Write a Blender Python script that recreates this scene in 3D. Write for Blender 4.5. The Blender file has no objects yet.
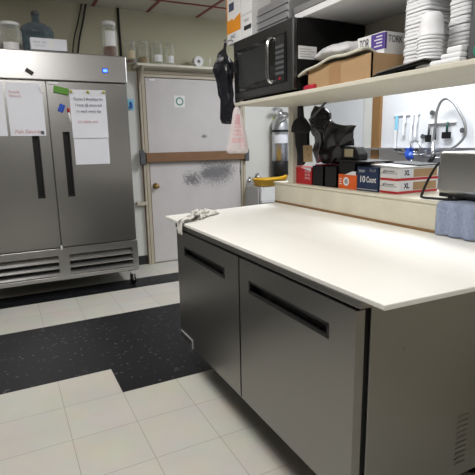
import bpy, bmesh, math, random
from mathutils import Vector as V, Matrix, noise
random.seed(4)
sc = bpy.context.scene
COL = sc.collection
PI = math.pi

# ------------------------------------------------------------------ materials
def _nt(name):
    m = bpy.data.materials.new(name); m.use_nodes = True
    nt = m.node_tree
    return m, nt, nt.nodes['Principled BSDF']

def mat(name, col, rough=.5, metal=0., var=.06, scale=12., bump=0., bscale=60., trans=0., alpha=1., spec=.5, stretch=(1, 1, 1), coat=0., ior=1.45):
    m, nt, b = _nt(name)
    N, L = nt.nodes, nt.links
    tc = N.new('ShaderNodeTexCoord'); mp = N.new('ShaderNodeMapping'); mp.inputs['Scale'].default_value = stretch
    L.new(tc.outputs['Object'], mp.inputs['Vector'])
    ns = N.new('ShaderNodeTexNoise'); ns.inputs['Scale'].default_value = scale; ns.inputs['Detail'].default_value = 4
    L.new(mp.outputs['Vector'], ns.inputs['Vector'])
    mx = N.new('ShaderNodeMix'); mx.data_type = 'RGBA'
    mx.inputs['A'].default_value = (*[max(0, c*(1-var)) for c in col], 1); mx.inputs['B'].default_value = (*[min(1, c*(1+var)) for c in col], 1)
    L.new(ns.outputs['Fac'], mx.inputs['Factor']); L.new(mx.outputs['Result'], b.inputs['Base Color'])
    b.inputs['Roughness'].default_value = rough; b.inputs['Metallic'].default_value = metal
    b.inputs['Specular IOR Level'].default_value = spec; b.inputs['Alpha'].default_value = alpha
    b.inputs['Transmission Weight'].default_value = trans; b.inputs['Coat Weight'].default_value = coat; b.inputs['IOR'].default_value = ior
    if bump:
        n2 = N.new('ShaderNodeTexNoise'); n2.inputs['Scale'].default_value = bscale; n2.inputs['Detail'].default_value = 3
        L.new(mp.outputs['Vector'], n2.inputs['Vector'])
        bp = N.new('ShaderNodeBump'); bp.inputs['Strength'].default_value = bump; bp.inputs['Distance'].default_value = .01
        L.new(n2.outputs['Fac'], bp.inputs['Height']); L.new(bp.outputs['Normal'], b.inputs['Normal'])
    return m

def steel(name, col, rough, stretch):
    m, nt, b = _nt(name)
    N, L = nt.nodes, nt.links
    tc = N.new('ShaderNodeTexCoord'); mp = N.new('ShaderNodeMapping'); mp.inputs['Scale'].default_value = stretch
    L.new(tc.outputs['Object'], mp.inputs['Vector'])
    ns = N.new('ShaderNodeTexNoise'); ns.inputs['Scale'].default_value = 22; ns.inputs['Detail'].default_value = 3
    L.new(mp.outputs['Vector'], ns.inputs['Vector'])
    r = N.new('ShaderNodeMapRange'); r.inputs['To Min'].default_value = rough-.015; r.inputs['To Max'].default_value = rough+.02
    L.new(ns.outputs['Fac'], r.inputs['Value']); L.new(r.outputs['Result'], b.inputs['Roughness'])
    mx = N.new('ShaderNodeMix'); mx.data_type = 'RGBA'
    mx.inputs['A'].default_value = (*[c*.97 for c in col], 1); mx.inputs['B'].default_value = (*[c*1.03 for c in col], 1)
    L.new(ns.outputs['Fac'], mx.inputs['Factor']); L.new(mx.outputs['Result'], b.inputs['Base Color'])
    b.inputs['Metallic'].default_value = 1
    return m

def emis(name, col, s):
    m, nt, b = _nt(name)
    b.inputs['Base Color'].default_value = (*col, 1); b.inputs['Emission Color'].default_value = (*col, 1); b.inputs['Emission Strength'].default_value = s
    return m

def glass(name, col, rough=.03, mixf=.75):
    # thin clear walls: mostly see-through with a reflective sheen
    m, nt, b = _nt(name)
    N, L = nt.nodes, nt.links
    tr = N.new('ShaderNodeBsdfTransparent'); tr.inputs['Color'].default_value = (*col, 1)
    b.inputs['Base Color'].default_value = (*[min(1, c) for c in col], 1); b.inputs['Roughness'].default_value = rough
    fr = N.new('ShaderNodeLayerWeight'); fr.inputs['Blend'].default_value = .35
    mr = N.new('ShaderNodeMapRange'); mr.inputs['To Min'].default_value = 1-mixf; mr.inputs['To Max'].default_value = .8
    L.new(fr.outputs['Facing'], mr.inputs['Value'])
    mx = N.new('ShaderNodeMixShader'); L.new(mr.outputs['Result'], mx.inputs['Fac'])
    L.new(tr.outputs['BSDF'], mx.inputs[1]); L.new(b.outputs['BSDF'], mx.inputs[2])
    L.new(mx.outputs['Shader'], N['Material Output'].inputs['Surface'])
    return m

T = .3048
def tile_white():
    m, nt, b = _nt('white_floor_tile'); N, L = nt.nodes, nt.links
    tc = N.new('ShaderNodeTexCoord')
    br = N.new('ShaderNodeTexBrick'); br.offset = 0; br.squash = 1
    br.inputs['Scale'].default_value = 1; br.inputs['Brick Width'].default_value = T; br.inputs['Row Height'].default_value = T
    br.inputs['Mortar Size'].default_value = .0016; br.inputs['Mortar Smooth'].default_value = .3
    br.inputs['Color1'].default_value = (.62, .605, .54, 1); br.inputs['Color2'].default_value = (.65, .635, .57, 1); br.inputs['Mortar'].default_value = (.36, .33, .27, 1)
    L.new(tc.outputs['Object'], br.inputs['Vector'])
    ns = N.new('ShaderNodeTexNoise'); ns.inputs['Scale'].default_value = 5; ns.inputs['Detail'].default_value = 6
    L.new(tc.outputs['Object'], ns.inputs['Vector'])
    mx = N.new('ShaderNodeMix'); mx.data_type = 'RGBA'; mx.blend_type = 'MULTIPLY'; mx.inputs['Factor'].default_value = .22
    L.new(br.outputs['Color'], mx.inputs['A']); L.new(ns.outputs['Color'], mx.inputs['B']); L.new(mx.outputs['Result'], b.inputs['Base Color'])
    b.inputs['Roughness'].default_value = .42
    return m

def tile_black():
    m, nt, b = _nt('black_floor_tile'); N, L = nt.nodes, nt.links
    tc = N.new('ShaderNodeTexCoord')
    vo = N.new('ShaderNodeTexVoronoi'); vo.inputs['Scale'].default_value = 28
    mp = N.new('ShaderNodeMapping'); mp.inputs['Scale'].default_value = (1, 1.6, 1)
    L.new(tc.outputs['Object'], mp.inputs['Vector']); L.new(mp.outputs['Vector'], vo.inputs['Vector'])
    ns = N.new('ShaderNodeTexNoise'); ns.inputs['Scale'].default_value = 9; L.new(tc.outputs['Object'], ns.inputs['Vector'])
    sub = N.new('ShaderNodeMath'); sub.operation = 'MULTIPLY'; sub.inputs[1].default_value = .42; L.new(ns.outputs['Fac'], sub.inputs[0])
    lt = N.new('ShaderNodeMath'); lt.operation = 'LESS_THAN'; L.new(vo.outputs['Distance'], lt.inputs[0]); L.new(sub.outputs[0], lt.inputs[1])
    gt = N.new('ShaderNodeMath'); gt.operation = 'GREATER_THAN'; gt.inputs[1].default_value = .55; L.new(vo.outputs['Color'], gt.inputs[0])
    an = N.new('ShaderNodeMath'); an.operation = 'MULTIPLY'; L.new(lt.outputs[0], an.inputs[0]); L.new(gt.outputs[0], an.inputs[1])
    mx = N.new('ShaderNodeMix'); mx.data_type = 'RGBA'
    mx.inputs['A'].default_value = (.009, .0095, .012, 1); mx.inputs['B'].default_value = (.11, .11, .115, 1)
    L.new(an.outputs[0], mx.inputs['Factor']); L.new(mx.outputs['Result'], b.inputs['Base Color'])
    b.inputs['Roughness'].default_value = .45; b.inputs['Specular IOR Level'].default_value = .22
    return m

def door_paint():
    # worn pale grey paint with a patch of dark scuffs at hand height
    m, nt, b = _nt('scuffed_door_paint'); N, L = nt.nodes, nt.links
    geo = N.new('ShaderNodeTexCoord')
    def blob(c, r, sc_):
        mp = N.new('ShaderNodeMapping'); mp.inputs['Location'].default_value = [-c[0]/r[0], 0, -c[1]/r[1]]; mp.inputs['Scale'].default_value = (1/r[0], 0, 1/r[1])
        L.new(geo.outputs['Object'], mp.inputs['Vector'])
        ln = N.new('ShaderNodeVectorMath'); ln.operation = 'LENGTH'; L.new(mp.outputs['Vector'], ln.inputs[0])
        ns = N.new('ShaderNodeTexNoise'); ns.inputs['Scale'].default_value = sc_; ns.inputs['Detail'].default_value = 8; ns.inputs['Roughness'].default_value = .75
        L.new(geo.outputs['Object'], ns.inputs['Vector'])
        a = N.new('ShaderNodeMath'); a.operation = 'MULTIPLY_ADD'; a.inputs[1].default_value = -.34; a.inputs[2].default_value = .86
        L.new(ln.outputs['Value'], a.inputs[0])
        s = N.new('ShaderNodeMath'); s.operation = 'ADD'; L.new(a.outputs[0], s.inputs[0]); L.new(ns.outputs['Fac'], s.inputs[1])
        r_ = N.new('ShaderNodeMapRange'); r_.inputs['From Min'].default_value = 1.10; r_.inputs['From Max'].default_value = 1.27; L.new(s.outputs[0], r_.inputs['Value'])
        return r_
    acc = None
    for c, r, s_ in (((.74, 1.00), (.26, .16), 18), ((.90, 1.02), (.19, .13), 34), ((.66, 1.41), (.05, .035), 24), ((.50, .93), (.16, .12), 40), ((.80, .99), (.34, .2), 60)):
        o = blob(c, r, s_)
        if acc is None: acc = o.outputs['Result']
        else:
            mm = N.new('ShaderNodeMath'); mm.operation = 'MAXIMUM'; L.new(acc, mm.inputs[0]); L.new(o.outputs['Result'], mm.inputs[1]); acc = mm.outputs[0]
    n2 = N.new('ShaderNodeTexNoise'); n2.inputs['Scale'].default_value = 4; n2.inputs['Detail'].default_value = 6; L.new(geo.outputs['Object'], n2.inputs['Vector'])
    base = N.new('ShaderNodeMix'); base.data_type = 'RGBA'; base.inputs['A'].default_value = (.50, .475, .475, 1); base.inputs['B'].default_value = (.62, .595, .585, 1)
    L.new(n2.outputs['Fac'], base.inputs['Factor'])
    mx = N.new('ShaderNodeMix'); mx.data_type = 'RGBA'; mx.inputs['B'].default_value = (.10, .10, .11, 1)
    ml = N.new('ShaderNodeMath'); ml.operation = 'MULTIPLY'; ml.inputs[1].default_value = .85; L.new(acc, ml.inputs[0])
    L.new(ml.outputs[0], mx.inputs['Factor']); L.new(base.outputs['Result'], mx.inputs['A']); L.new(mx.outputs['Result'], b.inputs['Base Color'])
    b.inputs['Roughness'].default_value = .5
    return m

M_ = {}
def mk():
    M_.update(
        tile_w=tile_white(), tile_b=tile_black(), door=door_paint(),
        olive=mat('cream_olive_wall_paint', (.50, .48, .345), .6, var=.07, scale=3, bump=.05),
        panel=mat('white_wall_panel', (.66, .665, .63), .45, var=.05, scale=3, bump=.04),
        far=mat('bright_white_wall', (.72, .74, .77), .35, var=.02, scale=2),
        cream=mat('cream_wood_paint', (.66, .63, .53), .45, var=.09, scale=5, bump=.08, bscale=25),
        creamdirty=mat('stained_cream_paint', (.66, .62, .50), .5, var=.16, scale=7, bump=.1, bscale=20),
        trim=mat('yellowed_door_trim', (.46, .42, .33), .5, var=.15, scale=6, bump=.1),
        ceil=mat('grey_ceiling_tile', (.58, .55, .49), .8, var=.08, scale=40, bump=.2, bscale=120),
        tbar=mat('dark_red_ceiling_bar', (.26, .05, .045), .5),
        dim=mat('dim_grey_wall', (.16, .16, .16), .6),
        wood=mat('brown_timber', (.20, .105, .05), .55, var=.3, scale=6, stretch=(1, 6, 6), bump=.15),
        wood2=mat('ochre_timber', (.25, .135, .05), .5, var=.2, scale=6, stretch=(6, 6, 1)),
        black=mat('black_plastic', (.012, .012, .013), .45),
        blackm=mat('matte_black', (.008, .008, .008), .6, spec=.25),
        darkin=mat('dark_recess', (.006, .006, .006), .6),
        baseb=mat('black_rubber_base', (.02, .02, .022), .5),
        steel=steel('brushed_steel_vertical', (.46, .455, .445), .30, (40, 40, 1)),
        steelh=steel('brushed_steel_horizontal', (.56, .555, .55), .33, (1, 1, 60)),
        steeld=steel('brushed_steel_door', (.30, .295, .285), .36, (1, 1, 60)),
        steelb=steel('steel_sink', (.56, .57, .60), .35, (1, 1, 30)),
        chrome=steel('chrome', (.72, .72, .74), .15, (4, 4, 4)),
        dsteel=steel('dark_steel', (.13, .13, .13), .34, (1, 1, 50)),
        galv=mat('grey_metal', (.30, .30, .30), .45, .7),
        board=mat('white_cutting_board', (.86, .85, .80), .38, var=.02, scale=6),
        paper=mat('white_paper', (.75, .76, .81), .6, var=.03),
        white=mat('white_card', (.78, .78, .78), .55, var=.04),
        foam=mat('white_foam', (.86, .87, .89), .6, var=.03, scale=60),
        card=mat('brown_cardboard', (.42, .27, .14), .75, var=.12, scale=14),
        cardl=mat('brown_cardboard_tape', (.36, .21, .10), .5, var=.1),
        tan=mat('tan_card_tag', (.45, .32, .17), .7),
        inkb=mat('black_ink', (.02, .02, .025), .6), inkbl=mat('blue_black_ink', (.06, .07, .12), .6), inkr=mat('red_ink', (.55, .07, .07), .6),
        inkfr=mat('faint_red_ink', (.62, .30, .32), .6), inkw=mat('white_ink', (.80, .80, .82), .5), inkg=mat('grey_ink', (.35, .35, .37), .6),
        red=mat('red_print', (.52, .025, .03), .4), redp=mat('red_plastic', (.45, .02, .04), .3),
        orange=mat('orange_print', (.78, .13, .02), .45), navy=mat('navy_print', (.018, .035, .09), .4), amber=mat('amber_print', (.80, .30, .02), .45),
        purple=mat('purple_print', (.09, .05, .28), .45), yellow=mat('yellow_plastic', (.70, .40, .02), .35),
        green=mat('green_plastic', (.10, .28, .03), .4), teal=mat('teal_green', (.01, .30, .17), .4), blue=mat('blue_plastic', (.02, .08, .45), .35), lblue=mat('light_blue_plastic', (.25, .60, .78), .4),
        yel=mat('yellow_magnet', (.50, .45, .05), .4), brass=mat('brass', (.40, .27, .10), .35, .9),
        bag=mat('black_bag_plastic', (.012, .012, .016), .24, var=.2, bump=.6, bscale=26, coat=.15, spec=.5),
        blackcloth=mat('black_cloth', (.014, .014, .016), .7, bump=.25, bscale=30),
        towel=mat('blue_terry_towel', (.30, .35, .48), .9, var=.25, scale=90, bump=.5, bscale=160),
        grey=mat('grey_plastic_case', (.24, .24, .25), .3, var=.15, scale=6, coat=.3),
        dgrey=mat('dark_grey_metal', (.11, .115, .12), .4, .3),
        porcelain=mat('white_porcelain', (.72, .72, .72), .2),
        greyp=mat('shaded_sink_side', (.45, .45, .45), .4),  # white sink's darker side, its shade put into the colour
        glassw=glass('clear_glass', (.95, .96, .93), .03, .92), glassb=glass('blue_water_jug', (.34, .42, .48), .06, .85),
        wrap=mat('white_bubble_bag', (.62, .62, .64), .35, var=.08, scale=25, bump=.35, bscale=25),
        creampad=mat('cream_padded_sleeve', (.62, .60, .50), .6, var=.06, bump=.2, bscale=40),
        tanfill=mat('tan_jar_contents', (.36, .25, .12), .7, var=.25, scale=40), brownfill=mat('brown_jar_contents', (.16, .06, .035), .6, var=.5, scale=40),
        label=mat('cream_jar_label', (.60, .52, .34), .6), greenst=mat('green_sticker', (.05, .22, .14), .5), paleg=mat('yellow_green_smudge', (.52, .58, .22), .6),
        led=emis('blue_led_display', (.03, .08, 1), 6), lamp=emis('lamp_diffuser', (1, .97, .92), 3),
        screen=mat('black_oven_glass', (.01, .01, .011), .08, coat=.5),
        rubber=mat('black_cable', (.014, .014, .014), .6),
        mesh=mat('dark_oven_mesh', (.022, .023, .024), .3), dkgreen=mat('dark_green_plastic', (.01, .07, .05), .4),
        cardgrey=mat('dull_zinc', (.42, .42, .42), .5, .3),
        redfade=mat('pink_print', (.75, .22, .26), .5),
    )
    # thin translucent carrier bag
    m, nt, b = _nt('translucent_white_carrier'); N, L = nt.nodes, nt.links
    b.inputs['Base Color'].default_value = (.86, .80, .80, 1); b.inputs['Roughness'].default_value = .35
    tl = N.new('ShaderNodeBsdfTranslucent'); tl.inputs['Color'].default_value = (.9, .82, .82, 1)
    mx = N.new('ShaderNodeMixShader'); mx.inputs['Fac'].default_value = .35
    ns = N.new('ShaderNodeTexNoise'); ns.inputs['Scale'].default_value = 30; tc = N.new('ShaderNodeTexCoord'); L.new(tc.outputs['Object'], ns.inputs['Vector'])
    rp = N.new('ShaderNodeMapRange'); rp.inputs['To Min'].default_value = .3; rp.inputs['To Max'].default_value = .45; L.new(ns.outputs['Fac'], rp.inputs['Value']); L.new(rp.outputs['Result'], b.inputs['Roughness'])
    L.new(b.outputs['BSDF'], mx.inputs[1]); L.new(tl.outputs['BSDF'], mx.inputs[2]); L.new(mx.outputs['Shader'], N['Material Output'].inputs['Surface'])
    M_['carrier'] = m
    # white cloth with grey woven checks
    m, nt, b = _nt('grey_checked_cloth'); N, L = nt.nodes, nt.links
    tc = N.new('ShaderNodeTexCoord'); vo = N.new('ShaderNodeTexNoise'); vo.inputs['Scale'].default_value = 22; L.new(tc.outputs['Object'], vo.inputs['Vector'])
    cr = N.new('ShaderNodeValToRGB'); cr.color_ramp.elements[0].position = .39; cr.color_ramp.elements[0].color = (.14, .14, .13, 1)
    cr.color_ramp.elements[1].position = .51; cr.color_ramp.elements[1].color = (.68, .67, .62, 1)
    L.new(vo.outputs['Fac'], cr.inputs['Fac']); L.new(cr.outputs['Color'], b.inputs['Base Color']); b.inputs['Roughness'].default_value = .9
    M_['cloth'] = m
mk()

# ------------------------------------------------------------------ geometry collector
class G:
    def __init__(s): s.v, s.f, s.m, s.s = [], [], [], []
    def add(s, vs, fs, mi=0, smooth=False):
        o = len(s.v); s.v += [V(p) for p in vs]
        for f in fs: s.f.append([i+o for i in f]); s.m.append(mi); s.s.append(smooth)
        return s
    def box(s, x0, x1, y0, y1, z0, z1, mi=0, r=0., seg=2):
        if r <= 0:
            vs = [(x, y, z) for x in (x0, x1) for y in (y0, y1) for z in (z0, z1)]
            return s.add(vs, [(0, 1, 3, 2), (4, 6, 7, 5), (0, 4, 5, 1), (2, 3, 7, 6), (0, 2, 6, 4), (1, 5, 7, 3)], mi)
        bm = bmesh.new(); bmesh.ops.create_cube(bm, size=1)
        for v in bm.verts: v.co = V(((x0+x1)/2+v.co.x*(x1-x0), (y0+y1)/2+v.co.y*(y1-y0), (z0+z1)/2+v.co.z*(z1-z0)))
        bmesh.ops.bevel(bm, geom=bm.edges[:], offset=r, segments=seg, profile=.5, affect='EDGES')
        bm.verts.index_update(); vs = [v.co.copy() for v in bm.verts]; fs = [[v.index for v in f.verts] for f in bm.faces]; bm.free()
        return s.add(vs, fs, mi)
    def loft(s, rings, mi=0, caps=True, smooth=True):
        n = len(rings[0]); vs = [p for r in rings for p in r]; fs = []
        for k in range(len(rings)-1):
            for i in range(n): fs.append((k*n+i, k*n+(i+1) % n, (k+1)*n+(i+1) % n, (k+1)*n+i))
        s.add(vs, fs, mi, smooth)
        if caps:
            s.add(rings[0], [list(range(n))[::-1]], mi); s.add(rings[-1], [list(range(n))], mi)
        return s
    def lathe(s, prof, c, mi=0, n=20, caps=True, smooth=True):
        return s.loft([[(c[0]+r*math.cos(2*PI*i/n), c[1]+r*math.sin(2*PI*i/n), c[2]+z) for i in range(n)] for r, z in prof], mi, caps, smooth)
    def cyl(s, a, b, r0, r1=None, mi=0, n=14, smooth=True):
        a, b = V(a), V(b); r1 = r0 if r1 is None else r1; d = (b-a).normalized(); u = d.orthogonal().normalized(); w = d.cross(u)
        return s.loft([[p+u*r*math.cos(2*PI*i/n)+w*r*math.sin(2*PI*i/n) for i in range(n)] for p, r in ((a, r0), (b, r1))], mi, True, smooth)
    def tube(s, pts, r, mi=0, n=8, sub=6):
        P = [V(p) for p in pts]; Q = []
        for i in range(len(P)-1):
            p0, p1, p2, p3 = P[max(i-1, 0)], P[i], P[i+1], P[min(i+2, len(P)-1)]
            for k in range(sub):
                t = k/sub; Q.append(.5*((2*p1)+(p2-p0)*t+(2*p0-5*p1+4*p2-p3)*t*t+(3*p1-p0-3*p2+p3)*t**3))
        Q.append(P[-1]); rings = []; u = None
        for i, q in enumerate(Q):
            d = (Q[min(i+1, len(Q)-1)]-Q[max(i-1, 0)]).normalized()
            u = d.orthogonal().normalized() if u is None else (u-d*u.dot(d)).normalized()
            w = d.cross(u); rr = r(i/(len(Q)-1)) if callable(r) else r
            rings.append([q+u*rr*math.cos(2*PI*k/n)+w*rr*math.sin(2*PI*k/n) for k in range(n)])
        return s.loft(rings, mi)
    def grid(s, fn, nu, nv, mi=0):
        vs = [fn(i/nu, j/nv) for i in range(nu+1) for j in range(nv+1)]
        return s.add(vs, [(i*(nv+1)+j, (i+1)*(nv+1)+j, (i+1)*(nv+1)+j+1, i*(nv+1)+j+1) for i in range(nu) for j in range(nv)], mi, True)
    def prism(s, poly, fn, d0, d1, mi=0):
        n = len(poly); a = [fn(p, d0) for p in poly]; b = [fn(p, d1) for p in poly]
        return s.add(a+b, [list(range(n))[::-1], [n+i for i in range(n)]]+[(i, (i+1) % n, n+(i+1) % n, n+i) for i in range(n)], mi)
    def text(s, body, c, xd, yd, size, mi, width=None, shear=0., thin=0.):
        cu = bpy.data.curves.new('t', 'FONT'); cu.body = body; cu.size = size; cu.align_x = 'CENTER'; cu.align_y = 'CENTER'; cu.shear = shear; cu.offset = thin; cu.resolution_u = 3
        o = bpy.data.objects.new('t', cu); COL.objects.link(o); bpy.context.view_layer.update()
        me = bpy.data.meshes.new_from_object(o.evaluated_get(bpy.context.evaluated_depsgraph_get()))
        xs = [v.co.x for v in me.vertices] or [0, 1]; k = width/(max(xs)-min(xs)) if width else 1
        xd, yd, c = V(xd).normalized(), V(yd).normalized(), V(c)
        s.add([c+xd*v.co.x*k+yd*v.co.y for v in me.vertices], [list(p.vertices) for p in me.polygons], mi)
        bpy.data.objects.remove(o); bpy.data.curves.remove(cu); bpy.data.meshes.remove(me)
        return s
    def jitter(s, amp, sc_, seed=0):
        for v in s.v:
            v += noise.noise_vector(v*sc_+V((seed*7.3, seed*3.1, 0)))*amp
        return s
    def done(s, name, mats, parent=None, loc=None, bevel=0., solid=0., sub=0):
        if not isinstance(mats, (list, tuple)): mats = [mats]
        base = V(parent['_b']) if parent is not None and '_b' in parent else V((0, 0, 0))
        if parent is not None and '_b' not in parent and '_o' in parent: base = V(parent['_o'])
        if parent is None and loc is not None: base = V(loc)
        me = bpy.data.meshes.new(name)
        me.from_pydata([v-base for v in s.v], [], s.f)
        for m in mats: me.materials.append(M_[m])
        for p, mi, sm in zip(me.polygons, s.m, s.s): p.material_index = mi; p.use_smooth = sm
        bm = bmesh.new(); bm.from_mesh(me); bmesh.ops.remove_doubles(bm, verts=bm.verts, dist=1e-6); bmesh.ops.recalc_face_normals(bm, faces=bm.faces); bm.to_mesh(me); bm.free()
        o = bpy.data.objects.new(name, me); COL.objects.link(o)
        if parent is not None: o.parent = parent; o['_o'] = list(base)
        else: o.location = base; o['_o'] = list(base)
        if solid: md = o.modifiers.new('solid', 'SOLIDIFY'); md.thickness = solid; md.offset = 0
        if sub: md = o.modifiers.new('sub', 'SUBSURF'); md.levels = md.render_levels = sub
        if bevel: md = o.modifiers.new('bev', 'BEVEL'); md.width = bevel; md.segments = 2; md.limit_method = 'ANGLE'
        return o

def tag(o, label, cat, group=None, kind=None):
    o['label'] = label; o['category'] = cat
    if group: o['group'] = group
    if kind: o['kind'] = kind
    return o
def thing(name, label, cat, loc, group=None):
    o = bpy.data.objects.new(name, None); COL.objects.link(o); o.location = loc; o['_b'] = list(loc); o.empty_display_size = .1
    return tag(o, label, cat, group)
def struct(g, name, mats, parent=None, **k):
    o = g.done(name, mats, parent, **k); 
    if parent is None: o['kind'] = 'structure'
    return o
def dup(o, loc, label=None, rot=None):
    c = o.copy(); COL.objects.link(c); c.location = loc
    if label: c['label'] = label
    if rot is not None: c.rotation_euler = rot
    for ch in o.children:
        d = ch.copy(); COL.objects.link(d); d.parent = c
        for g in ch.children:
            e = g.copy(); COL.objects.link(e); e.parent = d
    return c
X, Y, Z = V((1, 0, 0)), V((0, 1, 0)), V((0, 0, 1))

# ------------------------------------------------------------------ room shell
BW = 2.35
g = G()
for i in range(-7, 12):
    for j in range(-14, 8):
        x0, y0 = i*T, j*T
        y1 = min(y0+T, BW)
        blk = (j in (0, 1, 2)) or (j == 5) or (j == -1 and i >= 1)
        g.add([(x0, y0, 0), (x0+T, y0, 0), (x0+T, y1, 0), (x0, y1, 0)], [(0, 1, 2, 3)], 1 if blk else 0)
XL, XR, YN = -7*T, 3.60, -14*T
struct(g, 'floor', ['tile_w', 'tile_b'])
g = G(); g.box(XL, XR, YN, BW, 2.68, 2.74)
ce = struct(g, 'ceiling', 'ceil')
g = G()
y = 1.92-9*.61
while y < BW: g.box(XL, XR, y-.014, y+.014, 2.672, 2.679); y += .61
x = 1.37-5*.55
while x < XR: g.box(x-.014, x+.014, YN, BW, 2.6725, 2.6795); x += .55
struct(g, 'ceiling_grid', 'tbar', ce)
g = G(); g.box(XL-.1, XR+.1, BW, BW+.1, 2.08, 2.74, 0); g.box(XL-.1, XR+.1, BW, BW+.1, 0, 2.08, 1)
struct(g, 'wall_back', ['olive', 'panel'])
g = G(); g.box(XR, XR+.1, YN, BW, 0, 2.74); struct(g, 'wall_right', 'far')
g = G(); g.box(XL-.1, XL, YN, BW, 0, 2.74); struct(g, 'wall_left', 'dim')
g = G(); g.box(XL-.1, XR+.1, YN-.1, YN, 0, 2.74); struct(g, 'wall_front', 'dim')
g = G(); g.box(.95, 1.215, BW-.014, BW, 0, .10); g.box(2.47, 3.6, BW-.014, BW, 0, .10); struct(g, 'baseboard_back', 'baseb')
# partition between the two rooms: low wall, upper wall, corner post
g = G()
g.box(1.60, 1.74, -4.2, .212, 0, 1.035)
g.box(1.685, 1.78, -4.2, .06, 1.575, 2.68)
g.box(1.61, 1.685, -.01, .05, 1.05, 1.556)
for k in range(6): g.m[k] = 1
struct(g, 'wall_partition', ['cream', 'creamdirty'])
g = G(); g.box(1.592, 2.02, -4.2, .218, 1.035, 1.05, r=.004)
struct(g, 'trim_1', 'creamdirty')
g = G(); g.box(1.594, 1.60, -4.2, .205, .902, .914); struct(g, 'trim_2', 'wood2')
# timber jamb on the far wall
g = G(); g.box(3.565, 3.598, 1.24, 1.36, 0, 2.5); g.box(3.575, 3.598, 1.36, 1.50, 0, 2.5, 1); struct(g, 'trim_3', ['wood2', 'panel'])

# back door with frame
d = bpy.data.objects.new('door_1', None); COL.objects.link(d); d.location = (1.29, 2.33, 0); d['_b'] = [1.29, 2.33, 0]; d['kind'] = 'structure'
g = G(); g.box(1.292, 2.405, 2.315, 2.345, .012, 2.02); g.done('door_panel', 'door', d)
g = G(); g.box(1.222, 1.288, 2.295, 2.349, 0, 2.09); g.box(2.408, 2.468, 2.295, 2.349, 0, 2.09); g.box(1.288, 2.408, 2.295, 2.349, 2.025, 2.09); g.box(1.243, 1.249, 2.292, 2.296, 0, 2.06, 1); g.box(1.217, 1.222, 2.32, 2.3495, 0, 2.09, 1); g.box(1.282, 1.288, 2.292, 2.296, 0, 2.03, 1); g.box(2.43, 2.436, 2.292, 2.296, 0, 2.06, 1); g.box(1.25, 2.43, 2.292, 2.296, 2.055, 2.06, 1); g.done('door_frame', ['trim', 'wood'], d, bevel=.002)
g = G(); g.lathe([(.032, 0), (.034, .006), (.014, .012), (.014, .03), (.026, .038), (.03, .052), (.02, .066), (.004, .07)], (0, 0, 0), n=18)
g.v = [V((1.345+v.x, 2.315-v.z, .878+v.y)) for v in g.v]; g.done('door_knob', 'brass', d)
g = G()
for a in (.2, 1.02, 1.83): g.cyl((2.406, 2.306, a-.05), (2.406, 2.306, a+.05), .009)
g.done('hinge', 'galv', d)
# timber drop bar held across the door by two brackets
t = thing('door_bar', 'brown timber drop bar lying across the scuffed back door', 'door bar', (1.85, 2.27, 1.14))
g = G(); g.box(1.245, 2.455, 2.252, 2.292, 1.14, 1.24, r=.004); g.done('bar', 'wood', t)
for a in (1.205, 2.462):
    g = G(); g.box(a-.025, a+.025, 2.287, 2.2945, 1.12, 1.27); g.box(a-.025, a+.025, 2.238, 2.245, 1.12, 1.25); g.box(a-.025, a+.025, 2.238, 2.2945, 1.116, 1.124)
    o = g.done('bracket', 'dgrey', t); o['label'] = 'grey metal bracket'
g = G(); g.box(1.12, 1.24, 2.285, 2.349, .675, .715, r=.004); tag(g.done('timber_block', 'trim', loc=(1.18, 2.32, .69)), 'short cream timber block beside the door frame low on the left', 'wood block')
g = G(); g.box(-.062, .062, -.062, .062, 0, .003, 0); g.lathe([(.044, .0031), (.044, .004)], (0, 0, 0), 1, 24); g.lathe([(.030, .0041), (.030, .005)], (0, 0, 0), 2, 24)
g.text('H', (0, 0, .0054), (1, 0, 0), (0, -1, 0), .035, 0)
g.v = [V((1.668+v.x, 2.314-v.z, 1.785-v.y)) for v in g.v]
tag(g.done('ring_sticker', ['white', 'greenst', 'white'], loc=(1.668, 2.314, 1.785)), 'white square sticker with a green ring on the back door', 'sticker')
g = G(); g.box(1.335, 1.40, 2.305, 2.3145, 1.988, 2.012, r=.002); tag(g.done('door_sensor', 'white', loc=(1.36, 2.31, 2)), 'small white contact sensor at the top left corner of the door', 'sensor')
g = G(); g.box(2.88, 2.94, 2.345, 2.3495, 1.585, 1.635, r=.002); 
g.jitter(.004, 30); tag(g.done('wall_mark', 'paleg', loc=(2.91, 2.347, 1.61)), 'small yellow green note on the white wall right of the door', 'note')
# blue hook thing on the wall between fridge and door
t = thing('wall_hook', 'small light blue hook on the wall right of the tall fridge', 'hook', (1.13, 2.335, 1.74))
g = G(); g.box(1.10, 1.165, 2.335, 2.349, 1.69, 1.80, r=.004); g.done('plate', 'lblue', t)
g = G(); g.tube([(1.13, 2.335, 1.77), (1.135, 2.32, 1.73), (1.125, 2.305, 1.71), (1.115, 2.305, 1.73)], .011); g.done('hook', 'blue', t)

# shelf above the door
t = thing('wall_shelf', 'long cream shelf on the back wall above the door', 'shelf', (1.75, 2.25, 2.10))
g = G(); g.box(1.17, 2.55, 2.14, 2.349, 2.112, 2.137, r=.003); g.done('board', 'cream', t)
g = G(); g.box(1.17, 2.55, 2.30, 2.349, 2.095, 2.112); o = g.done('batten', 'trim', t)
for a in (1.235, 2.40):
    g = G(); g.prism([(0, 0), (-.15, 0), (0, -.16)], lambda p, q, a=a: (a+q, 2.293+p[0], 2.111+p[1]), -.01, .01); g.done('bracket', 'trim', t)
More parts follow.
